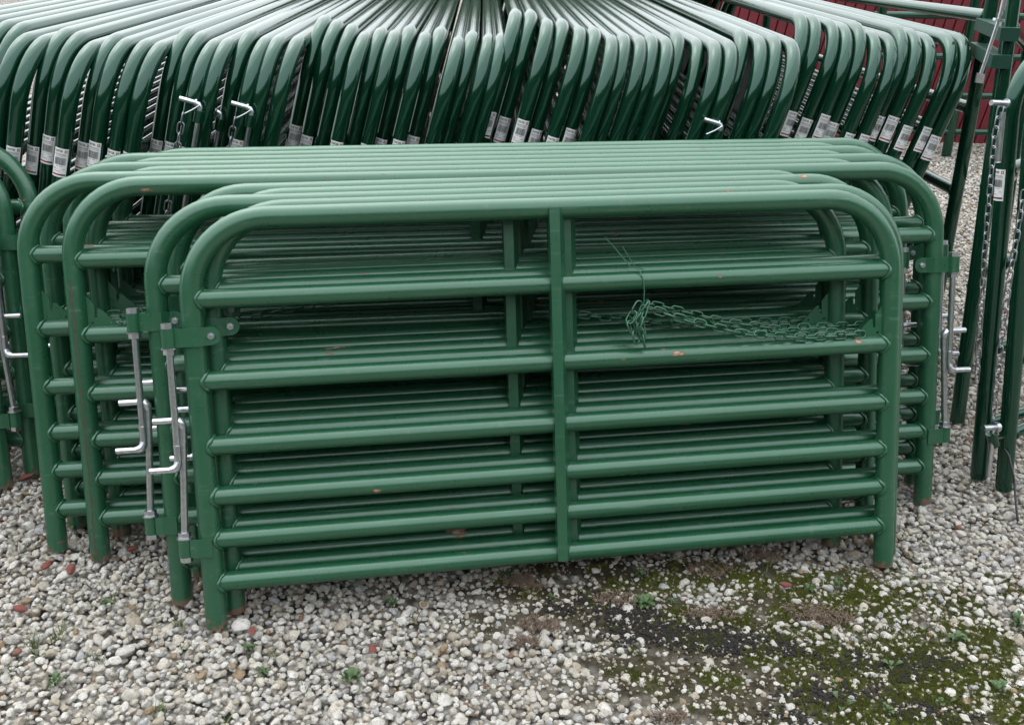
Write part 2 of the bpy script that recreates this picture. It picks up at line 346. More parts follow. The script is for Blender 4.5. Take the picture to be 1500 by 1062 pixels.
def strap_mesh(z, tail):              # band round the upright: collar side at -x, tail at +x
    b = MB(); h = .0215; t = .0035; ro = RU + .001
    out = [(-.040, -ro + .004), (-.026, -ro - .002), (-.012, -ro - .004)]
    arc = [(ro * math.sin(a), -ro * math.cos(a)) for a in np.linspace(-.3, .3, 5)]
    front = [(-.044, -ro + .006), (-.030, -ro - .0005), (0, -ro - t), (.012, -ro - t * .6), (.030, -ro * .55)] + ([(.044, -ro * .42)] if tail else [])
    back = [(x, y + t) for x, y in front]
    poly = front + back[::-1]
    if tail:
        b.prism(poly[:], 'z', z - h, z + h)
        # rounded end
        b.cyl((.040, -ro * .42 - .0006, z), (.040, -ro * .42 + t + .0006, z), h * .985, 20, smooth=False)
        # rear half of the band
        rear = [(-.030, ro * .3), (-.020, ro * .9), (0, ro + .002), (.020, ro * .9), (.032, ro * .05), (.046, -ro * .1)]
        rb_ = [(x, y + t) for x, y in rear]; b.prism(rear + rb_[::-1], 'z', z - h, z + h)
    else:
        b.prism([(-.044, -ro + .006), (-.026, -ro - .0005), (.004, -ro - t), (.008, -ro - t), (.008, -ro + .003), (-.044, -ro + .010)], 'z', z - h, z + h)
    return b.mesh('hinge_strap', [M_PAINT])
def hexa(b, c, r, h, mat=0):
    p = [(c[0] + r * math.cos(PI / 3 * k + .3), c[1] + r * math.sin(PI / 3 * k + .3)) for k in range(6)]
    b.prism(p, 'z', c[2], c[2] + h, mat)
def collar_mesh(x, y, z):
    b = MB(); b.cyl((x, y, z - .0215), (x, y, z + .0215), .0165, 20); return b.mesh('hinge_collar', [M_PAINT])
def jbolt_mesh(x, y, z, up, tilt):
    """threaded rod through a collar, bent at its far end into a hinge pin that points to -x"""
    b = MB(); s = 1 if up else -1
    hexa(b, (x, y, z + .022 if not up else z - .034), .0145, .012)          # end nut
    zz = z + s * .0225
    b.cyl((x, y, zz), (x, y, zz + s * .003), .019, 20, smooth=False)         # washer
    hexa(b, (x, y, zz + s * .0035 if up else zz + s * .0155), .0145, .012)
    L = .262; n = 110; pts = []; rad = []
    for i in range(n + 1):
        q = i / n; pts.append((x + tilt * q, y, zz + s * (.004 + L * q))); rad.append(.0078 if (i % 2 and i < n * .86) else .0090)
    b.tube(pts, rad, 12, True)
    e = Vector(pts[-1])
    el = [e, e + Vector((-.002, -.001, s * .010)), e + Vector((-.008, -.002, s * .017)), e + Vector((-.018, -.002, s * .019))]
    b.tube(el, [.0095, .0105, .0105, .0085], 12, True)
    p0 = e + Vector((-.014, -.002, s * .019)); b.cyl(p0, p0 + Vector((-.050, 0, 0)), .0075, 14)
    b.cyl(p0 + Vector((-.050, 0, 0)), p0 + Vector((-.0515, 0, 0)), .0066, 14)
    return b.mesh('hinge_bolt', [M_ZINC])
def plate_mesh(W, mir):
    """latch plate with key slots in the corner of a rail and the upright"""
    cu = bpy.data.curves.new('latch_plate', 'CURVE'); cu.dimensions = '2D'; cu.fill_mode = 'BOTH'; cu.extrude = .002
    def spl(P):
        s = cu.splines.new('POLY'); s.points.add(len(P) - 1); s.use_cyclic_u = True
        for i, (a, c) in enumerate(P): s.points[i].co = (a, c, 0, 1)
    spl([(0, 0), (.078, 0), (.034, .044), (.027, .046), (.0245, .024), (.0185, .024), (.0185, .058), (0, .080)])
    spl([(.012 + .0035 * math.cos(a), .010 + .0035 * math.sin(a)) for a in np.linspace(0, 2 * PI, 12, endpoint=False)])
    spl([(.056 + .003 * math.cos(a), .008 + .003 * math.sin(a)) for a in np.linspace(0, 2 * PI, 10, endpoint=False)])
    o = bpy.data.objects.new('tmp', cu); C.objects.link(o); dg = bpy.context.evaluated_depsgraph_get()
    me = bpy.data.meshes.new_from_object(o.evaluated_get(dg)); bpy.data.objects.remove(o); bpy.data.curves.remove(cu)
    me.name = 'latch_plate'; z0 = RAILS[4] + RR - .002
    for v in me.vertices:
        a, c, d = v.co
        v.co = (RU - .002 + a, d - .004, z0 + c) if not mir else (W - RU + .002 - a, d - .004, z0 + c)
    if mir: me.flip_normals()
    me.materials.clear(); me.materials.append(M_PAINT); return me
def link_ring(b, c, t, side, Ln=.017, Wd=.0095, r=.0025, mat=0):
    """one oval chain link centred at c, long axis t, lying in the plane of t and side"""
    t = Vector(t).normalized(); side = Vector(side); side = (side - t * side.dot(t)).normalized(); pts = []
    for k in range(14):
        a = 2 * PI * k / 14; ca, sa = math.cos(a), math.sin(a)
        ex = (Ln - Wd) * (1 if ca > 0.01 else -1 if ca < -.01 else 0)
        pts.append(Vector(c) + t * (ex + Wd * ca) + side * (Wd * sa))
    b.tube(pts, r, 6, False, mat, closed=True)
def chain_mesh(path, mat, pitch=.0262, jit=.25, up=(0, 0, 1), seed=1, **k):
    rnd = random.Random(seed); b = MB(); P = [Vector(p) for p in path]
    seg = [(P[i + 1] - P[i]).length for i in range(len(P) - 1)]; tot = sum(seg); n = max(2, int(tot / pitch)); up = Vector(up)
    for i in range(n):
        d = (i + .5) / n * tot; j = 0
        while j < len(seg) - 1 and d > seg[j]: d -= seg[j]; j += 1
        t = (P[j + 1] - P[j]).normalized(); c = P[j] + t * d
        alt = t.cross(up) if i % 2 else up
        if alt.length < .1: alt = t.cross(Vector((1, 0, 0))) if i % 2 else Vector((1, 0, 0))
        side = Vector(alt) + Vector((rnd.uniform(-1, 1), rnd.uniform(-1, 1), rnd.uniform(-1, 1))) * jit
        link_ring(b, c, t, side, **k)
    return b.mesh('chain', [mat])

kit = {}
def get(key, fn):
    if key not in kit: kit[key] = fn()
    return kit[key]
def green_gate(W, foot, yaw, lean, mir, label, group, hinge=True, plate=True, chain=None, seam=False, stay=True):
    """mir False: hinges on the x=0 upright, latch plate at x=W; True: the other way round"""
    g = link('tube_gate', None); tag(g, label, 'gate', group)
    g.location = foot; g.rotation_euler = (-lean, 0, yaw); g.empty_display_size = .1
    link('frame', get(('hoop', W, seam), lambda: hoop(W, TOPZ, .18, RU, 22, 12).mesh('frame', [M_SEAM if seam else M_PAINT])), g)
    for i, z in enumerate(RAILS): link('rail', get(('rail', W, i), lambda: rail_mesh(W, z, i * 7 + 3)), g)
    if stay:
        s = link('stay', get('stay', stay_mesh), g); s.location.x = W / 2 - .015
    if hinge:
        def hx(o):
            if mir: o.location.x = W; o.scale.x = -1
            return o
        st = hx(link('hinge_strap', get('strap1', lambda: strap_mesh(.705, True)), g))
        hx(link('hinge_strap', get('strap2', lambda: strap_mesh(.205, False)), g))
        def boltm():
            b = MB(); hexa(b, (0, 0, 0), .0085, .005); b.cyl((0, 0, .004), (0, 0, .009), .0045, 10)
            me = b.mesh('clamp_bolt', [M_ZINC]); me.transform(Matrix.Translation((.040, -RU * .42 - .001, .705)) @ Matrix.Rotation(PI / 2, 4, 'X')); return me
        bo = link('clamp_bolt', get('clampbolt', boltm), st)
        hx(link('hinge_collar', get('col1', lambda: collar_mesh(-.054, -.014, .705)), g)); hx(link('hinge_collar', get('col2', lambda: collar_mesh(-.056, -.006, .205)), g))
        hx(link('hinge_bolt', get('jb1', lambda: jbolt_mesh(-.054, -.014, .705, False, -.001)), g))
        hx(link('hinge_bolt', get('jb2', lambda: jbolt_mesh(-.056, -.006, .205, True, .016)), g))
    if plate: link('latch_plate', get(('plate', W, mir), lambda: plate_mesh(W, not mir)), g)
    if chain: link('chain', chain, g)
    return g

YA, LA = R(9.73), R(15.6); WA = 1.73
fA = Vector((-.702, 1.905, 0)); aA = Vector((math.cos(YA), math.sin(YA), 0)); nA = Vector((-math.sin(YA), math.cos(YA), 0))
zr = RAILS[4] + RR
def chainA():
    b = chain_mesh([(WA - .075, -.012, zr + .006), (WA - .25, -.018, zr + .007), (WA - .42, -.022, zr + .028), (WA - .58, -.02, zr + .075), (WA - .66, -.02, zr + .105)], M_PAINT, seed=3)
    b2 = chain_mesh([(WA - .085, .014, zr + .008), (WA - .26, .012, zr + .020), (WA - .45, .006, zr + .055), (WA - .60, .0, zr + .098), (WA - .66, -.004, zr + .112)], M_PAINT, seed=4)
    b3 = chain_mesh([(WA - .655, -.024, zr + .118), (WA - .672, -.026, zr + .06), (WA - .665, -.028, zr + .018), (WA - .678, -.03, zr + .06), (WA - .66, -.026, zr + .112), (WA - .69, -.02, zr + .07), (WA - .684, -.024, zr + .03), (WA - .70, -.02, zr + .07), (WA - .67, -.016, zr + .115)], M_PAINT, seed=5, jit=.9)
    bm = bmesh.new()
    for q in (b, b2, b3): bm.from_mesh(q)
    m = bpy.data.meshes.new('chain'); bm.to_mesh(m); bm.free(); m.materials.append(M_PAINT)
    m.polygons.foreach_set('use_smooth', [True] * len(m.polygons)); return m
def chainS(W, mir, ln, seed):
    s = (lambda x: x) if mir else (lambda x: W - x)
    return chain_mesh([(s(.075), 0, zr + .006), (s(.2), .002, zr + .008), (s(.2 + ln * .5), .0, zr + .012), (s(.2 + ln), .0, zr + .05)], M_PAINT, seed=seed)
specA = [(0, 0, chainA()), (.038, .053, chainS(WA, False, .4, 8)), (-.095, .106, chainS(WA, False, .5, 9)), (.030, .159, None), (-.06, .212, None)]
ordn = ['first', 'second', 'third', 'fourth', 'fifth', 'sixth', 'seventh']
for i, (sx, sn, ch) in enumerate(specA):
    lab = 'short green tube gate with chain tied up at its middle, foremost of its stack' if i == 0 else 'short green tube gate, %s of the stack behind the wire-tied chain' % ordn[i]
    gA = green_gate(WA, fA + aA * sx + nA * (sn / math.cos(LA)), YA, LA, False, lab, 'short green gates stacked leaning', chain=ch)
    if i == 0: gate_front = gA
# wire tie holding the bunched chain on the front gate
wb = MB(); wz = RAILS[5] + RR
wb.tube([(WA - .745, .03, wz + .085), (WA - .72, .02, wz + .055), (WA - .69, .0, wz + .012), (WA - .672, -.018, wz + .004), (WA - .664, -.0262, wz - .02), (WA - .662, -.026, wz - .048), (WA - .663, -.024, zr + .115)], .0014, 6)
wb.tube([(WA - .70, .03, wz + .06), (WA - .675, .01, wz + .01), (WA - .66, -.016, wz + .004)], .0012, 6)
link('wire_tie', wb.mesh('wire_tie', [M_WIRE]), gate_front)

fB = at_z(148, 817); rB = at_z(1353, 735); WB = 2.34
YB, LB = math.atan2(rB.y - fB.y, rB.x - fB.x), R(15.0)
aB = Vector((math.cos(YB), math.sin(YB), 0)); nB = Vector((-math.sin(YB), math.cos(YB), 0))
for i, sx in enumerate([0, -.123, .03, -.10, .01, -.07, .05]):
    lab = 'long green tube gate with split paint seam down one upright, foremost of its stack' if i == 0 else 'long green tube gate, %s in the stack behind the split-seam gate' % ordn[i]
    green_gate(WB, fB + aB * sx + nB * (i * .0535 / math.cos(LB)), YB, LB, True, lab, 'long green gates stacked leaning', chain=chainS(WB, True, .5, 20 + i) if i < 2 else None, seam=(i == 0), hinge=i < 4)

# third stack, of which only the hinge ends reach into view
fC = at_z(6, 712)
for i, sx in enumerate([0, .055, .10]):
    green_gate(WA, fC + Vector((-WA * math.cos(R(8)) + sx, -WA * math.sin(R(8)) + i * .075, 0)), R(8), R(13), True, 'green tube gate with zinc hinge bolts, %s in the stack beside the stickered row' % ordn[i], 'green gates in the side stack')

# ------------------------------------------------------------------ glossy dark gates stood edge-on
RD = .0242
DR = [.18, .42, .68, .95]
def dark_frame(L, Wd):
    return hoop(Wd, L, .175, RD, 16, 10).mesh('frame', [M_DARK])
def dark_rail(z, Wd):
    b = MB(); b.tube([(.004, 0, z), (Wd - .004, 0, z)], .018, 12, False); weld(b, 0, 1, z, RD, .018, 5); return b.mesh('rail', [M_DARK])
def text_polys(s):
    cu = bpy.data.curves.new('t', 'FONT'); cu.body = s; cu.size = 1.0; cu.resolution_u = 2; cu.offset = .02
    o = bpy.data.objects.new('t', cu); C.objects.link(o); dg = bpy.context.evaluated_depsgraph_get(); me = bpy.data.meshes.new_from_object(o.evaluated_get(dg))
    vs = [tuple(v.co) for v in me.vertices]; fs = [tuple(p.vertices) for p in me.polygons]
    bpy.data.objects.remove(o); bpy.data.curves.remove(cu); bpy.data.meshes.remove(me); return vs, fs
TXT = text_polys('TARTER')
def label_mesh():
    """barcode sticker wrapped round the near face (-x) of an upright; u across, v up, centre (0,0)"""
    b = MB(); rnd = random.Random(4)
    def P(u, v, e):
        a = u / RD; rr = RD + e; return (-rr * math.cos(a), -rr * math.sin(a), v)
    def rect(u0, u1, v0, v1, e, mat, n=8):
        vs = []; 
        for i in range(n + 1):
            u = u0 + (u1 - u0) * i / n; vs += [P(u, v0, e), P(u, v1, e)]
        b.add(vs, [(2 * i, 2 * i + 1, 2 * i + 3, 2 * i + 2) for i in range(n)], mat, True)
    hw, hh = .0215, .044
    rect(-hw, hw, -hh, hh, .0004, 0, 16)
    xs_ = [v[0] for v in TXT[0]]; x0, x1 = min(xs_), max(xs_); ys_ = [v[1] for v in TXT[0]]; y0, y1 = min(ys_), max(ys_)
    b.add([P(-.0185 + (x - x0) / (x1 - x0) * .024, .0325 + (y - y0) / (y1 - y0) * .0065, .0008) for x, y, z in TXT[0]], TXT[1], 1, False)
    rect(.0105, .0175, .0315, .0395, .0008, 3, 3); rect(.0125, .0155, .0335, .0375, .0011, 0, 2)
    for v, u0, u1 in ((.027, -.018, .013), (.0245, -.018, .016), (.0205, -.014, .016)): rect(u0, u1, v - .0007, v + .0007, .0008, 2)
    u = -.0155
    while u < .0155:
        wd = rnd.choice([.0005, .0005, .0009, .0014]); rect(u, min(u + wd, .0158), -.006, .016, .0008, 1, 1); u += wd + rnd.choice([.0005, .0007, .0012])
    for v, u0, u1 in ((-.010, -.011, -.004), (-.010, .0, .009), (-.017, -.017, -.009), (-.020, -.017, -.006), (-.019, .008, .017), (-.026, -.017, .004)): rect(u0, u1, v - .0008, v + .0008, .0008, 2, 4)
    rect(-.019, .006, -.0385, -.034, .0008, 3); rect(.006, .019, -.0385, -.034, .0008, 1)
    return b.mesh('barcode_label', [M_WHITE, M_BLACK, M_GREY, M_RED])
LABEL = label_mesh()
def hang_pin(seed, y0=.03, chain=True):
    """collar, threaded rod and bent pin with a short chain, carried in front of the upright (near side -x)"""
    c = MB(); c.cyl((-.045, y0 * .3, -.040), (-.045, y0 * .3, -.004), .0155, 16); c.box(-.045, -.015, y0 * .3 - .003, y0 * .3 + .003, -.038, -.006)
    r = MB(); x, y = -.045, y0 * .3
    pts = [(x, y, -.33 + i * .29 / 100) for i in range(101)]; r.tube(pts, [.0070 if i % 2 else .0082 for i in range(101)], 10)
    r.tube([(x, y, -.006), (x, y, .004), (x, y + .006, .012), (x, y + .02, .014)], .008, 12)
    r.cyl((x, y + .014, .014), (x, y + .062, .014), .0075, 12); r.cyl((x, y + .012, .014), (x, y + .016, .014), .0115, 14)
    r.tube([(x - .012, y + .0, .012), (x - .014, y + .02, -.008), (x - .016, y + .042, -.026)], .0028, 8)
    ch = chain_mesh([(x - .016, y + .042, -.022), (x - .014, y + .046, -.36)], M_CHAINZ, pitch=.03, seed=seed, jit=.15, up=(1, 0, 0), Ln=.019, Wd=.0095, r=.0024) if chain else None
    return c.mesh('hinge_collar', [M_DARK]), r.mesh('hinge_bolt', [M_ZINC]), ch
HANG = hang_pin(2)
HANG2 = hang_pin(3, -.05, False)
def dark_gate(foot, yaw, lean, L, Wd, label, group, sticker=True, hang=None, rails=DR, tilt=0.0):
    g = link('tube_gate', None); tag(g, label, 'gate', group)
    g.location = foot; g.rotation_euler = (lean, 0, yaw); g.empty_display_size = .1
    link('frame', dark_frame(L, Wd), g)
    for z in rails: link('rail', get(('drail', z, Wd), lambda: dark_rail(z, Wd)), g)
    if sticker:
        s = link('barcode_label', LABEL, g); s.location.z = L - sticker; s.rotation_euler.z = random.uniform(-.3, .3)
    if hang:
        for nm, me in zip(('hinge_collar', 'hinge_bolt', 'chain'), hang[0]):
            if me: o = link(nm, me, g); o.location.z = L - hang[1]
    return g
GR = {'G1': [(-60, 18), (-38, 22), (-16, 26), (4, 29), (33, 32), (47, 48), (72, 51), (96, 41), (127, 46), (140, 59), (172, 48), (187, 56), (218, 57), (231, 60), (265, 39), (293, 46), (307, 57), (331, 56), (356, 42), (372, 52), (399, 52), (415, 52)],
 'G2': [(449, 21), (467, 28), (489, 34), (508, 46), (533, 39), (553, 44), (578, 37), (597, 47), (619, 39), (639, 53), (662, 45), (682, 49), (702, 48)],
 'G3': [(747, 13), (767, 14), (787, 27), (808, 27), (827, 37), (847, 38), (868, 50), (888, 48), (914, 51), (935, 49), (957, 54), (977, 44), (1001, 55)],
 'G4': [(1042, 59), (1063, 59), (1084, 41), (1101, 51), (1124, 50), (1140, 56)],
 'G5': [(1188, 17), (1208, 21), (1227, 27), (1246, 34), (1263, 31), (1282, 45), (1304, 47), (1325, 35), (1350, 42), (1364, 49), (1397, 46), (1414, 47)]}
YD, LD = R(91.8), R(15.6)
HANGERS = {(331, 56): (HANG, .165), (356, 42): (HANG, .225), (399, 52): (HANG, .19), (1063, 59): (HANG2, .23)}
dlog = []
prevX = -99
for gname, lst in GR.items():
    D = []
    for (x, y) in lst:
        D.append(at_z(x, y, 1.24).y)
    n = len(D); idx = np.arange(n); fit = np.polyval(np.polyfit(idx, D, 1), idx)
    base = {'G1': 3.12, 'G2': 3.32, 'G3': 3.36, 'G4': 3.34, 'G5': 3.6}[gname]
    D = [base + (.1 if gname == 'G5' else .28) * (d - f_) for d, f_ in zip(D, fit)]
    pts = [at_y(x, y, d) for (x, y), d in zip(lst, D)]
    X = [q.x + .0313 * (q.y - 3) for q in pts]
    for it in range(400):                      # keep the tubes side by side, not inside each other
        for i in range(n - 1):
            gap = X[i + 1] - X[i]
            if gap < .0494: e = (.0494 - gap) / 2; X[i] -= e; X[i + 1] += e
    sh = max(0, prevX + .0494 - X[0]); X = [q + sh for q in X]; prevX = X[-1]
    for (px, py), q, xx in zip(lst, pts, X):
        Ztop = q.z
        L = (Ztop - .006) / math.cos(LD) - RD
        xt = xx - .0313 * (q.y - 3)
        foot = Vector((xt - math.sin(LD) * (L + RD), q.y - .12, 0))
        dlog.append((gname, px, round(L, 3)))
        if (px, py) == (1188, 17): G5FOOT = foot.copy()
        hg = HANGERS.get((px, py))
        if hg: lab, gp_ = 'glossy dark green tube gate with silver hinge pin, standing edge-on in the row', 'edge-on gates with hinge pins'
        else:
            lab = 'dark green gate with barcode sticker, edge-on in the bunch ' + {'G1': 'by the side stack', 'G2': 'after the hinge pins', 'G3': 'behind the long stack', 'G4': 'before the black sheet', 'G5': 'by the pinned panels'}[gname]
            gp_ = {'G1': 'stickered gates by the side stack', 'G2': 'stickered gates after the hinge pins', 'G3': 'stickered gates behind the long stack', 'G4': 'stickered gates before the black sheet', 'G5': 'stickered gates by the pinned panels'}[gname]
        dark_gate(foot, YD, LD + R(random.uniform(-.3, .3)), L, 3.4, lab, gp_, sticker=0 if hg else {'G1': .335, 'G2': .37, 'G3': .355 if px < 850 else .43, 'G4': .43, 'G5': .335}[gname] + random.uniform(-.03, .03), hang=hg)
print('D lengths', min(d[2] for d in dlog), max(d[2] for d in dlog))

# black sheeted panel between two bunches of gates
bs = link('sheeted_panel', None); tag(bs, 'black sheeted panel with upright ribs standing between the edge-on gates', 'panel')
bs.location = G5FOOT + Vector((-.058, .12, 0)); bs.rotation_euler = (LD, 0, YD)
sb = MB(); sb.box(0, 3.0, -.006, .006, .05, 1.2); link('sheet', sb.mesh('sheet', [M_SHEET]), bs)
rbm = MB(); rbm.box(-.045, .045, -.02, -.0065, .05, 1.19); rib = rbm.mesh('rib', [M_SHEET])
for k in range(8):
    o = link('rib', rib, bs); o.location.x = .12 + k * .36
rbm2 = MB(); rbm2.box(-.045, .045, .0065, .02, .05, 1.19); rib2 = rbm2.mesh('rib', [M_SHEET])
for k in range(8):
    o = link('rib', rib2, bs); o.location.x = .12 + k * .36

# ------------------------------------------------------------------ panels, latch and chains at the right
def panel(foot, yaw, lean, H, Wd, rails, label, cat='panel', sticker=None, roll=0.0, r=RD):
    g = link('corral_panel', None); tag(g, label, cat); g.location = foot; g.rotation_euler = (lean, roll, yaw)
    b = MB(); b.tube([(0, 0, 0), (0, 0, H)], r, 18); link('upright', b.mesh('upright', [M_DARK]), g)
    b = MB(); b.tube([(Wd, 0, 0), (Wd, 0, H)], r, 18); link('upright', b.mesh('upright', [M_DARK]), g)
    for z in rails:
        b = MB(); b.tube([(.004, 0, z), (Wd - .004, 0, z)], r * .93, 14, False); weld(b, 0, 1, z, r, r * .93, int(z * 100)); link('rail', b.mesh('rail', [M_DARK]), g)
    return g
def aim(foot, px, py, dy, yaw):
    """stand a panel on its foot so that its first upright passes through the point seen at (px, py), dy farther back"""
    z_ = (at_y(px, py, foot.y + dy) - foot).normalized(); x_ = Vector((math.cos(yaw), math.sin(yaw), 0)); x_ = (x_ - z_ * x_.dot(z_)).normalized(); y_ = z_.cross(x_)
    return Matrix.Translation(foot) @ Matrix((x_, y_, z_)).transposed().to_4x4()
f1 = at_z(1358, 515); f2 = at_z(1402, 617)
M1 = aim(f1, 1454, 0, .03, R(91.8)); M2 = aim(f2, 1484, 0, .25, R(60))
def hgt_at(M, px, py):
    o = M.inverted(); c_ = o @ Vector((0, 0, CAM_H)); d_ = o.to_3x3() @ ray(px, py); return (c_ + d_ * (-c_.x / d_.x)).z if abs(d_.x) > 1e-6 else 1
Z1 = [(at_y(a_, b_, f1.y + .02) - f1).length for a_, b_ in ((1445, 25), (1418, 160), (1392, 280), (1376, 390))]
p1 = panel(f1, 0, 0, 1.62, 2.9, Z1 + [.12], 'dark green corral panel strapped beside another, its pin dropped through two bands')
p2 = panel(f2, 0, 0, 1.62, .9, [.2, .47, .8, 1.30], 'short dark green corral panel joined by bands to the pinned panel')
p1.matrix_basis = M1; p2.matrix_basis = M2
# bands and drop pin joining the two uprights (parts of the first panel)
inv = p1.matrix_basis.inverted()
def upr(p, z): return p.matrix_basis @ Vector((0, 0, z))
bb = MB()
for pa, pb_ in (((1441, 43), (1478, 43)), ((1432, 80), (1466, 81))):
    A = inv @ at_y(*pa, f1.y + .02); B = inv @ at_y(*pb_, f2.y + .2)
    A.x -= .0; B.x -= .0
    t = (B - A); t.z = 0; t.normalize(); s_ = Vector((-t.y, t.x, 0)); o0 = A - t * .03; o1 = B + t * .03
    vs = []
    for o_ in (o0, o1):
        for sg in (1, -1):
            for dz in (-.02, .02): vs.append((o_.x + s_.x * sg * .0275, o_.y + s_.y * sg * .0275, (A.z + B.z) / 2 + dz))
    bb.add(vs, [(0, 1, 3, 2), (4, 6, 7, 5), (0, 4, 5, 1), (2, 3, 7, 6), (0, 2, 6, 4), (1, 5, 7, 3)], 0, False)
link('band', bb.mesh('band', [M_BAND]), p1)
pb = MB(); yp = f2.y + .12
P_ = [inv @ at_y(a_, b_, yp) for a_, b_ in ((1473, -6), (1463, 30), (1445, 85), (1437, 108), (1434, 122))]
pb.tube(P_[:4], .0055, 12); q_ = (P_[1] - P_[2]).normalized(); pb.cyl(P_[1] - q_ * .003, P_[1] + q_ * .004, .018, 16); pb.tube([P_[0], P_[1] + q_ * .03], .008, 12)
sd_ = q_.cross(Vector((1, 0, 0))).normalized(); vs = []
for e_ in (P_[3], P_[4]):
    for sg in (-1, 1):
        for dx in (-.003, .003): vs.append(e_ + sd_ * sg * .013 + Vector((dx, 0, 0)))
pb.add(vs, [(0, 1, 3, 2), (4, 6, 7, 5), (0, 4, 5, 1), (2, 3, 7, 6), (0, 2, 6, 4), (1, 5, 7, 3)], 0, False)
link('drop_pin', pb.mesh('drop_pin', [M_ZINC]), p1)

f3 = at_z(1433, 699); f4 = at_z(1470, 716)
g3 = dark_gate(f3, R(24), 0, 1.27, 1.8, 'glossy dark green gate with hanging chain and sticker, beside the pinned panels', None, sticker=.36)
g3.matrix_basis = aim(f3, 1477, 205, .10, R(24)); g3.children[-1].rotation_euler.z = R(20)
g4_ = dark_gate(f4, R(30), 0, 1.23, 1.8, 'dark green gate with chain hooked to its low threaded bolt', None, sticker=0)
g4_.matrix_basis = aim(f4, 1500, 350, .06, R(30))
# hardware hung on those two gates, in gate coordinates
def local_at(g, px, py, off):
    """point on the gate's front plane (y = off) seen at a pixel"""
    M = g.matrix_basis.inverted(); o = M @ Vector((0, 0, CAM_H)); d = (M.to_3x3() @ ray(px, py)); t = (off - o.y) / d.y; return o + d * t
def lp(g, P, off): return [local_at(g, a, b, off) for a, b in P]
bpy.context.view_layer.update()
link('chain', chain_mesh(lp(g3, [(1466, 158), (1457, 200), (1449, 290), (1442, 370), (1436, 470), (1431, 560)], -.034), M_CHAINZ, pitch=.026, seed=31, jit=.25, up=(0, 1, 0), Ln=.0165, Wd=.0080, r=.0020), g3)
hb_ = MB(); q = lp(g3, [(1473, 152), (1452, 151)], -.036); hb_.cyl(q[0], q[1], .0075, 12); hb_.cyl(q[0], q[0] + (q[0] - q[1]).normalized() * .004, .013, 14)
q = lp(g3, [(1469, 165), (1462, 238)], -.036); nn = 60
hb_.tube([q[0].lerp(q[1], i / nn) for i in range(nn + 1)], [.0066 if i % 2 else .0082 for i in range(nn + 1)], 10)
link('hinge_bolt', hb_.mesh('hinge_bolt', [M_ZINC]), g3)
link('chain', chain_mesh(lp(g4_, [(1500, 280), (1489, 350), (1477, 420), (1466, 500), (1459, 570), (1455, 612)], -.036), M_CHAINZ, pitch=.026, seed=33, jit=.25, up=(0, 1, 0), Ln=.0165, Wd=.0080, r=.0021), g4_)
hb_ = MB(); q = lp(g4_, [(1457, 626), (1440, 627)], -.036); hb_.cyl(q[0], q[1], .0085, 12); hb_.cyl(q[0] + (q[0] - q[1]) * .2, q[0] - (q[0] - q[1]) * .1, .016, 14)
q = lp(g4_, [(1455, 626), (1448, 699)], -.036)
hb_.tube([q[0].lerp(q[1], i / nn) for i in range(nn + 1)], [.0066 if i % 2 else .0082 for i in range(nn + 1)], 10)
link('hinge_bolt', hb_.mesh('hinge_bolt', [M_ZINC]), g4_)
cb = MB(); q = lp(g4_, [(1452, 634), (1456, 652)], -.034); cb.cyl(q[0], q[1], .0155, 14)
q2 = local_at(g4_, 1470, 640, -.01); cb.cyl(q[0].lerp(q[1], .5), q2, .006, 8); link('hinge_collar', cb.mesh('hinge_collar', [M_DARK]), g4_)
kb = MB(); K = [at_y(1466, 648, 2.62), at_y(1478, 668, 2.56), at_y(1485, 700, 2.54), at_y(1488, 735, 2.5), at_z(1491, 762, .004)]
kb.tube(K, .0035, 8); tag(link('black_cable', kb.mesh('black_cable', [M_CABLE])), 'thin black cable trailing down to the gravel beside the hooked chain', 'cable')

# far rail panel in front of the red sheeting, and the sheeting itself
def tube_between(b, A, B, r): b.cyl(A, B, r, 12)
fp = link('rail_panel', None); tag(fp, 'far green panel of level rails standing before the red sheeting', 'panel'); fp.location = at_z(1405, 228)
fp.location.z = 0
fy = fp.location.y
for yy in (22, 82, 139, 192):
    A = at_y(1280, yy, fy); B = at_y(1640, yy + 5, fy); b = MB(); b.cyl(A - fp.location, B - fp.location, .024, 12); link('rail', b.mesh('rail', [M_DARK]), fp)
for px in (1290, 1424, 1600):
    A = at_y(px, 30, fy); b = MB(); b.cyl(Vector((A.x, fy, 0)) - fp.location, Vector((A.x, fy, 1.75)) - fp.location, .036, 12); link('post', b.mesh('post', [M_DARK]), fp)
wl = link('ribbed_wall', None); tag(wl, 'dark red ribbed steel sheeting beyond the gravel', 'wall')
wq = at_z(1400, 209); wl.location = (wq.x, wq.y, 0); wl.rotation_euler = (0, 0, R(-5))
rw = MB(); sl_ = .17; pr = []; x = -3.2
while x < 5:
    for dx, dy in ((0, 0), (.048, 0), (.056, .022), (.066, .022), (.074, 0)): pr.append((x + dx, dy))
    x += .078
vs = []
for z in (0.0, 1.3): vs += [(a + sl_ * z, c, z) for a, c in pr]
n = len(pr); rw.add(vs, [(i, i + 1, n + i + 1, n + i) for i in range(n - 1)], 0, False)
rwm = rw.mesh('sheeting', [M_REDWALL]); sol = link('sheeting', rwm, wl); md = sol.modifiers.new('thickness', 'SOLIDIFY'); md.thickness = .01

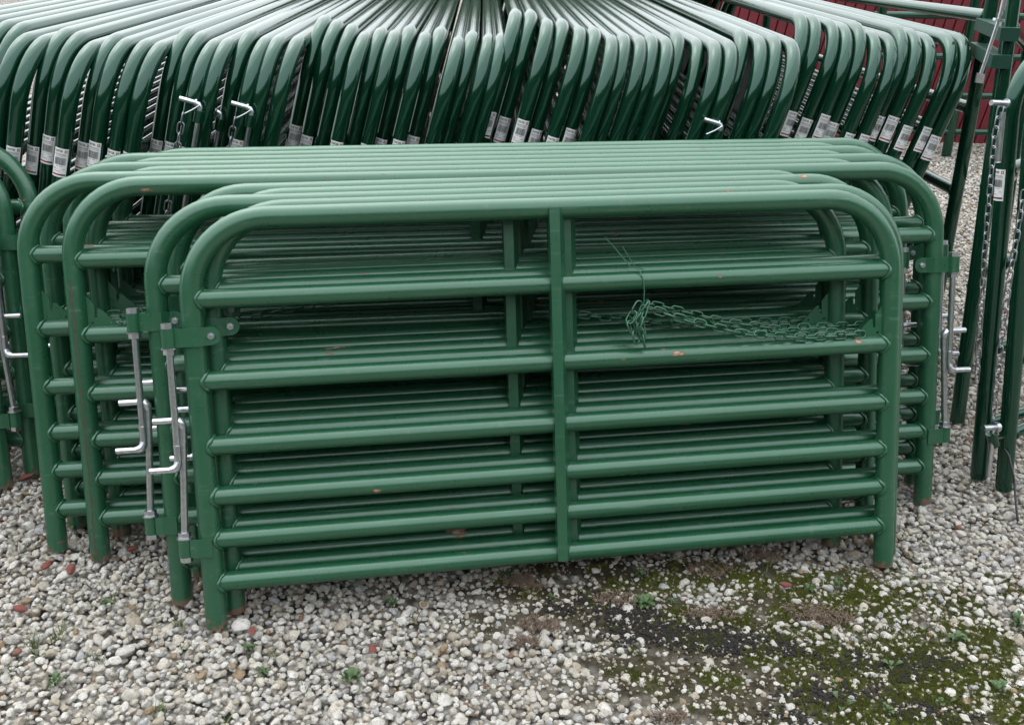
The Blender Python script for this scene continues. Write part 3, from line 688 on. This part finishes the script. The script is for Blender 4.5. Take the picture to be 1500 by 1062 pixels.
# ------------------------------------------------------------------ gravel
def stone_variant(seed):
    rnd = random.Random(seed); bm = bmesh.new(); bmesh.ops.create_icosphere(bm, subdivisions=3, radius=1)
    sc = Vector((rnd.uniform(.95, 1.35), rnd.uniform(.8, 1.05), rnd.uniform(.6, .85))); o = Vector((seed * 3.7, seed * 1.3, 0))
    planes = []
    for k in range(13):
        d = Vector((rnd.gauss(0, 1), rnd.gauss(0, 1), rnd.gauss(0, 1))).normalized(); planes.append((d, rnd.uniform(.58, .88)))
    for v in bm.verts:
        p = v.co.copy()
        for d, q in planes:
            e = p.dot(d) - q
            if e > 0: p -= d * e
        p *= 1 + .10 * noise.noise(p * 1.7 + o) + .05 * noise.noise(p * 4.5 + o)
        v.co = Vector((p.x * sc.x, p.y * sc.y, p.z * sc.z))
    me = bpy.data.meshes.new('stone'); bm.to_mesh(me); bm.free(); me.materials.append(M_STONE)
    me.polygons.foreach_set('use_smooth', [True] * len(me.polygons)); return me
NV = 16
SV = [stone_variant(i + 1) for i in range(NV)]
cell = {}
def try_put(layer, x, y, r, k):
    cx, cy = int(x / .04), int(y / .04)
    for i in (cx - 1, cx, cx + 1):
        for j in (cy - 1, cy, cy + 1):
            for (a, b_, q) in cell.get((layer, i, j), ()):
                if (a - x) ** 2 + (b_ - y) ** 2 < ((q + r) * k) ** 2: return False
    cell.setdefault((layer, cx, cy), []).append((x, y, r)); return True
stones = []
rs = random.Random(11)
def seed_region(x0, x1, y0, y1, dens, fn=None):
    for layer, k, dz in ((0, .80, -.010), (1, .92, .0), (2, 1.3, .007)):
        N = int((x1 - x0) * (y1 - y0) * dens * (1, .9, .25)[layer])
        for _ in range(N):
            x = rs.uniform(x0, x1); y = rs.uniform(y0, y1)
            if fn and not fn(x, y): continue
            b_ = bare(x, y) if y < 3.2 else 0
            r = min(.020, max(.0048, rs.lognormvariate(math.log(.0092), .36)))
            if b_ > .05:
                if rs.random() < b_ * (.86, .965, .985)[layer]: continue
                r = max(.0055, r * (1 - .45 * b_ * rs.random() ** .5))
            if not try_put(layer, x, y, r, k): continue
            z = (gz(x, y, b_) - r * .12 if b_ > .35 else -.012 + dz) + rs.uniform(-.003, .003)
            stones.append((x, y, z, r))
def vis(x, y):            # only what the frame (or a step to the side) can see
    return abs(x) < .62 * y + .45
seed_region(-2.1, 2.4, 1.3, 3.1, 8200, vis)
seed_region(1.15, 4.6, 3.1, 8.3, 2600, lambda x, y: x > .22 * y + .55)
seed_region(-2.8, -1.35, 3.1, 3.6, 2000)
print('stones', len(stones))
def scr(s):
    d = Vector((s[0], s[1], s[2] - CAM_H)); z = d.dot(cF); u, v = d.dot(cR) / z * FPX + 750, 531 - d.dot(cU) / z * FPX
    return (s[3] / z) if (0 < u < 1500 and 0 < v < 1062 and s[2] > -.008) else 0
order = sorted(range(len(stones)), key=lambda i: -scr(stones[i])); big = set(order[:300])
def rot(): return (rs.uniform(-.5, .5), rs.uniform(-.5, .5), rs.uniform(0, 2 * PI))
for i in order[:300]:
    x, y, z, r = stones[i]; o = link('stone', SV[i % NV], ground); o.location = (x, y, z); o.rotation_euler = rot(); o.scale = (r, r, r)
rest = [stones[i] for i in range(len(stones)) if i not in big]
def scatter(name, pts, rots, scls, idx, variants, kind='stuff'):
    """one object: points instanced with the variant meshes through geometry nodes"""
    col = bpy.data.collections.new(name + '_source')
    for i, v in enumerate(variants):
        o = bpy.data.objects.new('%s_source' % name, v); col.objects.link(o); o.name = 'src_%s_%02d' % (name, i)
    me = bpy.data.meshes.new(name); me.from_pydata(pts, [], [])
    a = me.attributes.new('rot', 'FLOAT_VECTOR', 'POINT'); a.data.foreach_set('vector', np.array(rots, dtype=np.float32).ravel())
    a = me.attributes.new('scl', 'FLOAT', 'POINT'); a.data.foreach_set('value', np.array(scls, dtype=np.float32))
    a = me.attributes.new('idx', 'INT', 'POINT'); a.data.foreach_set('value', np.array(idx, dtype=np.int32))
    t = bpy.data.node_groups.new(name, 'GeometryNodeTree'); t.interface.new_socket('Geometry', in_out='INPUT', socket_type='NodeSocketGeometry'); t.interface.new_socket('Geometry', in_out='OUTPUT', socket_type='NodeSocketGeometry')
    N = t.nodes; gi = N.new('NodeGroupInput'); go = N.new('NodeGroupOutput'); iop = N.new('GeometryNodeInstanceOnPoints'); ci = N.new('GeometryNodeCollectionInfo')
    ci.inputs['Collection'].default_value = col; ci.inputs['Separate Children'].default_value = True; ci.inputs['Reset Children'].default_value = True
    def attr(nm, ty):
        q = N.new('GeometryNodeInputNamedAttribute'); q.data_type = ty; q.inputs['Name'].default_value = nm; return q.outputs['Attribute']
    e2r = N.new('FunctionNodeEulerToRotation'); L = t.links
    L.new(gi.outputs[0], iop.inputs['Points']); L.new(ci.outputs[0], iop.inputs['Instance']); iop.inputs['Pick Instance'].default_value = True
    L.new(attr('idx', 'INT'), iop.inputs['Instance Index']); L.new(attr('rot', 'FLOAT_VECTOR'), e2r.inputs[0]); L.new(e2r.outputs[0], iop.inputs['Rotation']); L.new(attr('scl', 'FLOAT'), iop.inputs['Scale'])
    L.new(iop.outputs[0], go.inputs[0])
    o = link(name, me, None, kind=kind); o.modifiers.new('scatter', 'NODES').node_group = t; return o
scatter('gravel', [s[:3] for s in rest], [rot() for s in rest], [s[3] for s in rest], [rs.randrange(NV) for s in rest], SV)

# fine grit between the stones on the bare soil
gp_, gs_ = [], []
for _ in range(16000):
    x = rs.uniform(-.8, 1.7); y = rs.uniform(1.3, 2.6); b_ = bare(x, y)
    if b_ < .15 or rs.random() > b_ * .8 + .1: continue
    gp_.append((x, y, gz(x, y, b_) + .001)); gs_.append(rs.uniform(.0016, .0052))
M_GRIT = plain('grit', (.24, .21, .165), .9, .6, 3)
def gritv(i):
    me = stone_variant(70 + i); me.materials.clear(); me.materials.append(M_GRIT); return me
scatter('grit', gp_, [rot() for _ in gp_], gs_, [rs.randrange(4) for _ in gp_], [gritv(i) for i in range(4)])
# moss cushions
def moss_variant(seed):
    rnd = random.Random(seed); b = MB()
    for k in range(34):
        a = rnd.uniform(0, 2 * PI); d = rnd.random() ** .6; x, y = d * math.cos(a), d * math.sin(a); h = (1 - d * d) * .55 + rnd.uniform(.1, .4); an = rnd.uniform(0, PI); wx, wy = math.cos(an) * .14, math.sin(an) * .14
        lx, ly = x + rnd.uniform(-.25, .25), y + rnd.uniform(-.25, .25)
        b.add([(x - wx, y - wy, -.1), (x + wx, y + wy, -.1), (lx, ly, h)], [(0, 1, 2)], 0, False)
    return b.mesh('moss', [M_MOSS])
mp_, ms_ = [], []
for _ in range(45000):
    x = rs.uniform(-.3, 1.9); y = rs.uniform(1.3, 2.7); m_ = moss(x, y)
    if rs.random() > m_ * .75: continue
    b_ = bare(x, y); mp_.append((x, y, gz(x, y, b_) + (.002 if b_ > .3 else .008))); ms_.append(rs.uniform(.004, .010))
MV = [moss_variant(i) for i in range(6)]
scatter('moss', mp_, [(0, 0, rs.uniform(0, 6)) for _ in mp_], ms_, [rs.randrange(6) for _ in mp_], MV)
# black crumbly soil
cp_, cs_ = [], []
for cx, cy, sx, sy, nn_ in [(872, 878, .035, .02, 130), (925, 900, .05, .02, 260), (960, 930, .10, .02, 420), (1010, 925, .08, .03, 380), (1070, 940, .07, .03, 420), (1160, 945, .05, .025, 260), (1270, 968, .07, .025, 330), (1365, 968, .05, .02, 220), (1210, 1015, .07, .02, 260), (1330, 985, .03, .02, 120), (1350, 1040, .07, .03, 260), (1160, 1050, .05, .02, 160), (820, 890, .03, .012, 80)]:
    c_ = at_z(cx, cy)
    for _ in range(nn_):
        x = rs.gauss(c_.x, sx * .9); y = rs.gauss(c_.y, sy * 1.0); cp_.append((x, y, gz(x, y) + .002)); cs_.append(rs.uniform(.0015, .0055))
def clod(seed):
    me = stone_variant(seed + 50); me.materials.clear(); me.materials.append(M_CLOD); me.name = 'soil_clod'; return me
scatter('soil_clods', cp_, [rot() for _ in cp_], cs_, [rs.randrange(4) for _ in cp_], [clod(i) for i in range(4)])

# ------------------------------------------------------------------ weeds and odd stones
def surf(px, py):
    p = at_z(px, py, -.004); p.z = -.012; return p
def tuft(px, py, n, h, seed, mat=M_BLADE, spread=.6):
    rnd = random.Random(seed); b = MB()
    for k in range(n):
        a = rnd.uniform(0, 2 * PI); o = Vector((rnd.gauss(0, .008), rnd.gauss(0, .008), 0)); L = h * rnd.uniform(.5, 1.1); lean = rnd.uniform(.15, spread) * 1.5; wd = rnd.uniform(.0011, .0021)
        d = Vector((math.cos(a), math.sin(a), 0)); s = Vector((-d.y, d.x, 0)); vs = []
        for i in range(5):
            q = i / 4; p = o + d * (L * q * math.sin(lean * (0.4 + q * .8))) + Vector((0, 0, L * q * math.cos(lean * q * .9))); ww = wd * (1 - q * .9)
            vs += [p - s * ww, p + s * ww + Vector((0, 0, .0004))]
        b.add(vs, [(2 * i, 2 * i + 1, 2 * i + 3, 2 * i + 2) for i in range(4)])
    o = link('grass_tuft', b.mesh('grass_tuft', [mat])); o.location = surf(px, py); return o
def weed(px, py, n, r, seed, h=.02, mat=M_LEAF):
    """a rosette of rounded leaves on short stems"""
    rnd = random.Random(seed); b = MB()
    for k in range(n):
        a = rnd.uniform(0, 2 * PI) if n > 6 else 2 * PI * k / n + rnd.uniform(-.4, .4); d = Vector((math.cos(a), math.sin(a), 0)); s = Vector((-d.y, d.x, 0)); rr = r * rnd.uniform(.35, 1); hz = h * rnd.uniform(.5, 1.2)
        ll = r * rnd.uniform(.42, .6); base = d * max(0, rr - ll) ; vs = [base + Vector((0, 0, hz * .7))]
        for i in range(1, 6):
            q = i / 6; ww = ll * .36 * math.sin(PI * q ** .8); c_ = base + d * ll * q + Vector((0, 0, hz * (.7 + .5 * math.sin(q * 2.4)) )); vs += [c_ - s * ww + Vector((0, 0, ww * .35)), c_, c_ + s * ww + Vector((0, 0, ww * .35))]
        vs.append(base + d * ll + Vector((0, 0, hz)))
        fs = [(0, 1, 2), (0, 2, 3)]
        for i in range(4):
            o_ = 1 + i * 3; fs += [(o_, o_ + 3, o_ + 4, o_ + 1), (o_ + 1, o_ + 4, o_ + 5, o_ + 2)]
        fs += [(13, 16, 14), (14, 16, 15)]
        b.add(vs, fs); b.tube([Vector((0, 0, 0)), base * .6 + Vector((0, 0, hz * .5)), base + Vector((0, 0, hz * .7))], .0009, 5)
    o = link('leafy_weed', b.mesh('leafy_weed', [mat])); o.location = surf(px, py); return o
def sedum(px, py, r, n, seed):
    rnd = random.Random(seed); b = MB()
    for k in range(n):
        a = rnd.uniform(0, 2 * PI); d = rnd.random() ** .5 * r; p = Vector((d * math.cos(a) * 1.6, d * math.sin(a) * .8, 0)); e = p + Vector((rnd.uniform(-.015, .015), rnd.uniform(-.01, .01), rnd.uniform(.010, .024)))
        b.tube([p, p.lerp(e, .5) + Vector((rnd.uniform(-.003, .003), 0, .002)), e], [.0008, .0009, .0005], 4)
        for j in range(4):
            c_ = p.lerp(e, .3 + .22 * j); q = c_ + Vector((rnd.uniform(-.006, .006), rnd.uniform(-.006, .006), rnd.uniform(0, .004))); b.tube([c_, c_.lerp(q, .5), q], [.0006, .0014, .0004], 4)
    o = link('dry_weed', b.mesh('dry_weed', [M_SEDUM])); o.location = surf(px, py); return o
for i, (x, y, n, h) in enumerate([(50, 945, 16, .05), (86, 935, 22, .05), (262, 915, 16, .035), (268, 948, 10, .025), (235, 1040, 24, .035), (165, 880, 10, .03), (330, 1060, 14, .03), (140, 965, 10, .03), (200, 800, 10, .025), (30, 800, 10, .03), (395, 962, 12, .025), (440, 1010, 10, .025), (650, 1020, 10, .02), (1215, 1000, 14, .025), (1330, 850, 12, .03), (1120, 830, 10, .03), (350, 880, 10, .04), (10, 985, 14, .03), (600, 905, 8, .025), (1240, 835, 12, .028)]):
    tag(tuft(x, y, n, h, 100 + i), 'small tuft of thin grass blades growing through the gravel', 'grass', 'grass tufts in the gravel')
for i, (x, y, n, r, h) in enumerate([(110, 772, 26, .038, .03), (160, 885, 14, .022, .015), (55, 960, 3, .024, .012), (262, 975, 3, .016, .01), (365, 950, 18, .022, .015), (386, 985, 14, .024, .014), (515, 995, 26, .03, .02), (575, 885, 18, .022, .018), (945, 885, 46, .036, .018), (940, 845, 8, .03, .02), (1305, 975, 4, .034, .018), (1232, 1030, 3, .036, .018), (1380, 1028, 4, .03, .016), (1300, 1040, 16, .022, .014), (1400, 935, 26, .03, .016), (1460, 1010, 10, .028, .02), (1010, 1012, 3, .012, .01), (985, 882, 10, .02, .012), (1490, 915, 16, .03, .025), (740, 845, 8, .03, .025), (1185, 862, 14, .022, .014), (80, 1000, 14, .03, .02), (905, 948, 3, .014, .006), (810, 875, 10, .02, .012), (1225, 855, 12, .02, .014)]):
    tag(weed(x, y, n, r, 200 + i, h), 'low green leafy weed rooted among the gravel stones', 'weed', 'leafy weeds in the gravel')
for i, (x, y, r, n) in enumerate([(790, 915, .035, 120), (905, 880, .035, 120), (1060, 900, .03, 90), (1180, 895, .035, 120), (1220, 905, .035, 110), (770, 940, .02, 60), (760, 850, .03, 90), (780, 860, .02, 60), (1120, 815, .035, 100), (1020, 900, .02, 50), (980, 1050, .025, 60), (1040, 835, .04, 120)]):
    tag(sedum(x, y, r, n, 300 + i), 'dry pinkish brown creeping weed on the bare soil', 'weed', 'dry creeping weeds')
def chunk(name, px, py, r, sq, mat, seed, label, cat, group=None):
    me = stone_variant(seed); me.name = name; me.materials.clear(); me.materials.append(mat)
    o = link(name, me); p = at_z(px, py, .004); o.location = (p.x, p.y, .006 + r * .2); o.scale = (r * sq[0], r * sq[1], r * sq[2]); o.rotation_euler = (.2, .15, seed)
    return tag(o, label, cat, group)
for i, (x, y, r) in enumerate([(68, 830, .016), (104, 837, .017), (28, 893, .015), (195, 805, .013), (545, 952, .016), (1150, 858, .015), (40, 700, .02), (370, 925, .012)]):
    chunk('brick_fragment', x, y, r, (1.2, .8, .6), M_BRICK, 400 + i, 'reddish brick fragment lying among the pale stones', 'brick', 'brick fragments in the gravel')
chunk('rock', 352, 918, .026, (1, .9, 1), M_STONE, 433, 'large pale rock beside the foot of the foremost short gate', 'rock')
